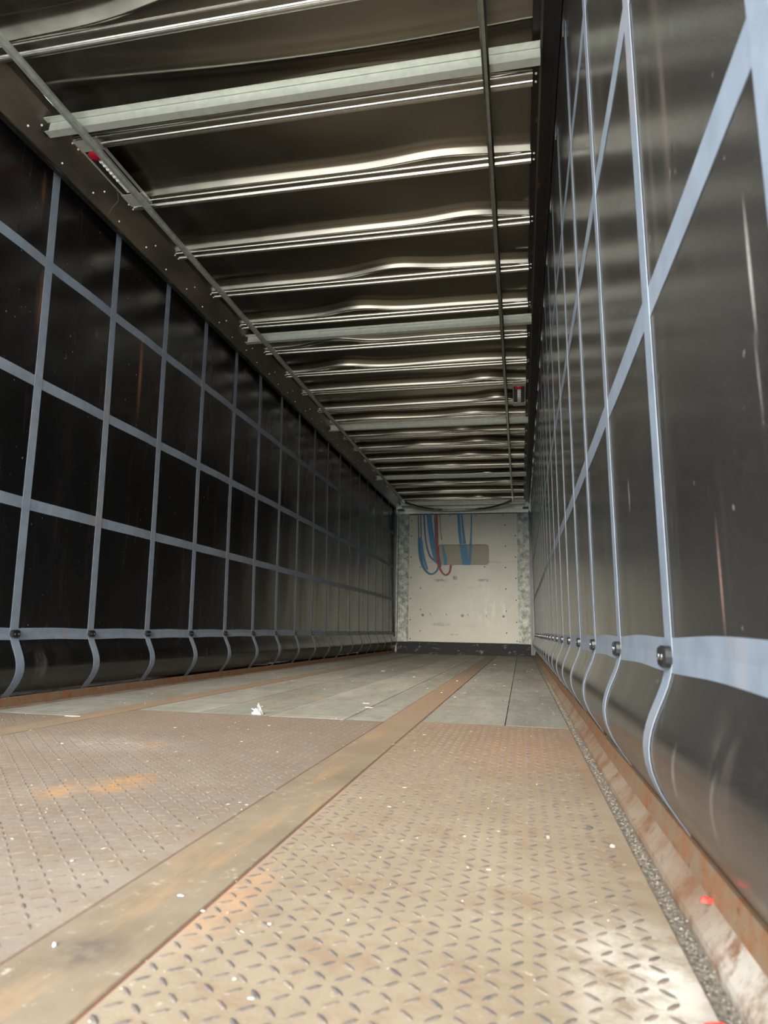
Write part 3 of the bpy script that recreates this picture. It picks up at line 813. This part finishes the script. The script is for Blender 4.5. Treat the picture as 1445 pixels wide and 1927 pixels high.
strap('wide blue strap tucked into the recess, left one of the separate trio', [([(-0.077, 2.60), (-0.056, 2.267), (-0.030, 2.032)], [.05, .055, .06], 0.010, B), ([(-0.030, 2.05), (-0.002, 1.85), (0.030, 1.60)], [.062, .066, .066], -0.016, B)], B)
strap('blue strap tucked into the recess, middle one of the separate trio', [([(-0.020, 2.60), (0.011, 2.267), (0.036, 2.032)], [.03, .046, .06], 0.016, B), ([(0.036, 2.05), (0.061, 1.85), (0.091, 1.60)], [.06, .06, .06], -0.022, B)], B)
strap('slim blue strap tucked into the recess, right one of the separate trio', [([(0.164, 2.60), (0.158, 2.265), (0.146, 2.01)], [.022, .028, .04], 0.010, B), ([(0.146, 2.03), (0.13, 1.80), (0.108, 1.60)], [.042, .042, .05], -0.028, B)], B)

# ------------------------------------------------------------------ litter on the deck
def crumple():
    rr = random.Random(4); m = MB()
    tips = [(-0.040, 0.006, 0.030), (-0.030, -0.006, 0.012), (-0.006, 0.010, 0.062), (0.010, 0.002, 0.040), (0.026, 0.008, 0.048), (0.020, -0.012, 0.018), (0.004, -0.016, 0.030), (-0.016, 0.0, 0.034)]
    base = [(-0.024, -0.008, 0.001), (0.018, -0.012, 0.001), (0.022, 0.010, 0.001), (-0.018, 0.014, 0.001)]
    core = [(-0.008, 0, 0.022), (0.010, 0.004, 0.024), (0.002, -0.008, 0.020)]
    for tx, ty, tz in tips:
        for k in range(2):
            a = core[rr.randrange(3)]; b = base[rr.randrange(4)]
            mid = tuple((p + q) / 2 + rr.uniform(-0.006, 0.006) for p, q in zip(a, (tx, ty, tz)))
            m.add([a, mid, (tx, ty, tz), tuple((p + q) / 2 + rr.uniform(-0.005, 0.005) for p, q in zip(b, (tx, ty, tz))), b], [(0, 1, 3, 4), (1, 2, 3)])
    for k in range(6):
        a, b, c = core[k % 3], base[k % 4], base[(k + 1) % 4]
        m.add([a, b, c, tuple((p + q) / 2 + rr.uniform(-0.004, 0.004) for p, q in zip(a, b))], [(0, 3, 2), (3, 1, 2)])
    return m
o = crumple().build('plastic_scrap', 'film')
o.location = (-0.113, 2.856, zf(2.856)); o.scale = (0.95, 0.95, 0.85)
tag(o, 'crumpled piece of clear plastic film standing on the plywood by the plate edge', 'plastic')
def chip(name, x, y, sx, sy, sz, mat, lab, cat='debris', rz=0.0, z=None, seed=1, group='small litter on the deck'):
    rr = random.Random(seed); m = MB(); n = 7
    if sx < 0.011 and 'red' not in name: sx, sy, sz = sx * 0.7, sy * 0.7, sz * 0.7
    top = [(sx * (0.75 + 0.25 * rr.random()) * cos(2 * pi * i / n), sy * (0.7 + 0.3 * rr.random()) * sin(2 * pi * i / n)) for i in range(n)]
    m.loft([[(a, b, 0) for a, b in top], [(a * 0.95, b * 0.95, sz * 0.6) for a, b in top], [(a * 0.55, b * 0.6, sz * (0.8 + 0.3 * rr.random())) for a, b in top]])
    o = m.build(name, mat)
    o.location = (x, y, zf(y) + 0.001 if z is None else z); o.rotation_euler = (0, 0, rz)
    return tag(o, lab, cat, group)
chip('paper_chip', 0.557, 0.928, 0.0075, 0.003, 0.002, 'bead_blue', 'pale bluish sliver lying on the bare steel strip', seed=2)
chip('paper_chip', 0.611, 0.889, 0.006, 0.004, 0.002, 'chip_white', 'white fleck on the right seam of the steel strip', seed=3)
chip('paper_chip', 0.711, 0.873, 0.005, 0.005, 0.002, 'chip_white', 'white fleck on the right plate, nearest the steel strip', seed=4)
chip('paper_chip', 0.756, 0.706, 0.006, 0.004, 0.002, 'chip_white', 'white fleck at the near bottom edge of the right plate', seed=5)
chip('paper_chip', 0.724, 0.737, 0.004, 0.003, 0.002, 'chip_white', 'tiny white crumb next to a fleck near the bottom edge', seed=12)
chip('paper_chip', 0.323, 1.013, 0.005, 0.005, 0.002, 'chip_white', 'white fleck on the left plate, beside the steel strip', seed=6)
chip('paper_chip', -0.404, 1.946, 0.010, 0.007, 0.003, 'chip_white', 'white paper flake on the far left of the middle checker plate', seed=7)
chip('glass_bead', 0.490, 0.756, 0.004, 0.004, 0.006, 'bead_blue', 'shiny pale blue bead beside the left seam of the steel strip', cat='bead', seed=8)
chip('paper_chip', 0.974, 1.146, 0.007, 0.004, 0.002, 'chip_white', 'white fleck in the middle of the right plate', seed=9)
chip('pebble', 1.073, 1.341, 0.006, 0.006, 0.008, 'grit', 'small grey pebble on the right checker plate', cat='pebble', seed=10)
chip('pebble', 1.184, 1.321, 0.008, 0.006, 0.006, 'chip_white', 'pale pebble close to the gritty groove on the right', cat='pebble', seed=11)
chip('paper_chip', 0.922, 1.312, 0.005, 0.004, 0.002, 'chip_white', 'white speck left of the grey pebble on the right plate', seed=13)
chip('dead_leaf', 1.156, 1.43, 0.010, 0.006, 0.006, 'screw_dark', 'dark curled leaf scrap near the gritty groove', cat='leaf', seed=14)
chip('red_chip', 1.262, 1.000, 0.010, 0.0065, 0.006, 'bright_red', 'bright red plastic chip on the rusty right rail beside the lip', z=0.094, seed=15)
chip('red_chip', 1.206, 0.752, 0.016, 0.005, 0.004, 'bright_red', 'flat bright red sliver at the near end of the gritty groove', z=0.0685, rz=0.1, seed=16)
chip('wood_flake', -0.278, 6.403, 0.030, 0.03, 0.004, 'chip_white', 'pale flake far away on the plywood, left of the middle', seed=17)
chip('wood_flake', 0.706, 8.487, 0.022, 0.04, 0.006, 'chip_white', 'pale flake on the right plywood near the bulkhead', seed=18)
chip('wood_flake', 0.529, 5.375, 0.011, 0.016, 0.004, 'chip_white', 'pale flake in the middle of the far steel strip', seed=19)
chip('wood_flake', 0.133, 5.707, 0.013, 0.016, 0.004, 'chip_white', 'pale flake on the middle plywood left of the far strip', seed=20)
chip('wood_flake', 0.534, 4.285, 0.010, 0.010, 0.004, 'chip_white', 'pale fleck on the steel strip beyond the plates', seed=21)
chip('straw', 0.286, 3.303, 0.022, 0.004, 0.002, 'chip_straw', 'short straw on the plywood seam beside the plate edge', cat='straw', seed=22)
chip('straw', 0.227, 3.489, 0.020, 0.004, 0.002, 'chip_straw', 'short straw just behind another straw on the plywood', cat='straw', seed=23)
chip('straw', -0.805, 2.533, 0.040, 0.010, 0.002, 'chip_straw', 'pale splinter near the end of the left checker plate', cat='straw', rz=0.15, seed=24)
# crumbs and dust that nobody could count
m = MB()
for k in range(1000):
    y = 0.6 + 8 * rnd.random() ** 1.6; x = rnd.uniform(-1.15, 1.18)
    r = rnd.uniform(0.0008, 0.0019) * (1 + y * 0.22); l = r * rnd.choice((1, 1, 1.4, 3)); a = rnd.uniform(0, pi); z = zf(y) + 0.0004
    ca, sa = cos(a), sin(a)
    def q(u, v, h): return (x + ca * u - sa * v, y + sa * u + ca * v, z + h)
    m.add([q(-l, 0, 0), q(0, -r * .6, 0), q(l, 0, 0), q(0, r * .6, 0), q(0, 0, r * .5)], [(0, 1, 4), (1, 2, 4), (2, 3, 4), (3, 0, 4)])
tag(m.build('debris', 'chip_pale'), 'tiny crumbs and straw bits scattered over the deck', 'debris', None, 'stuff')
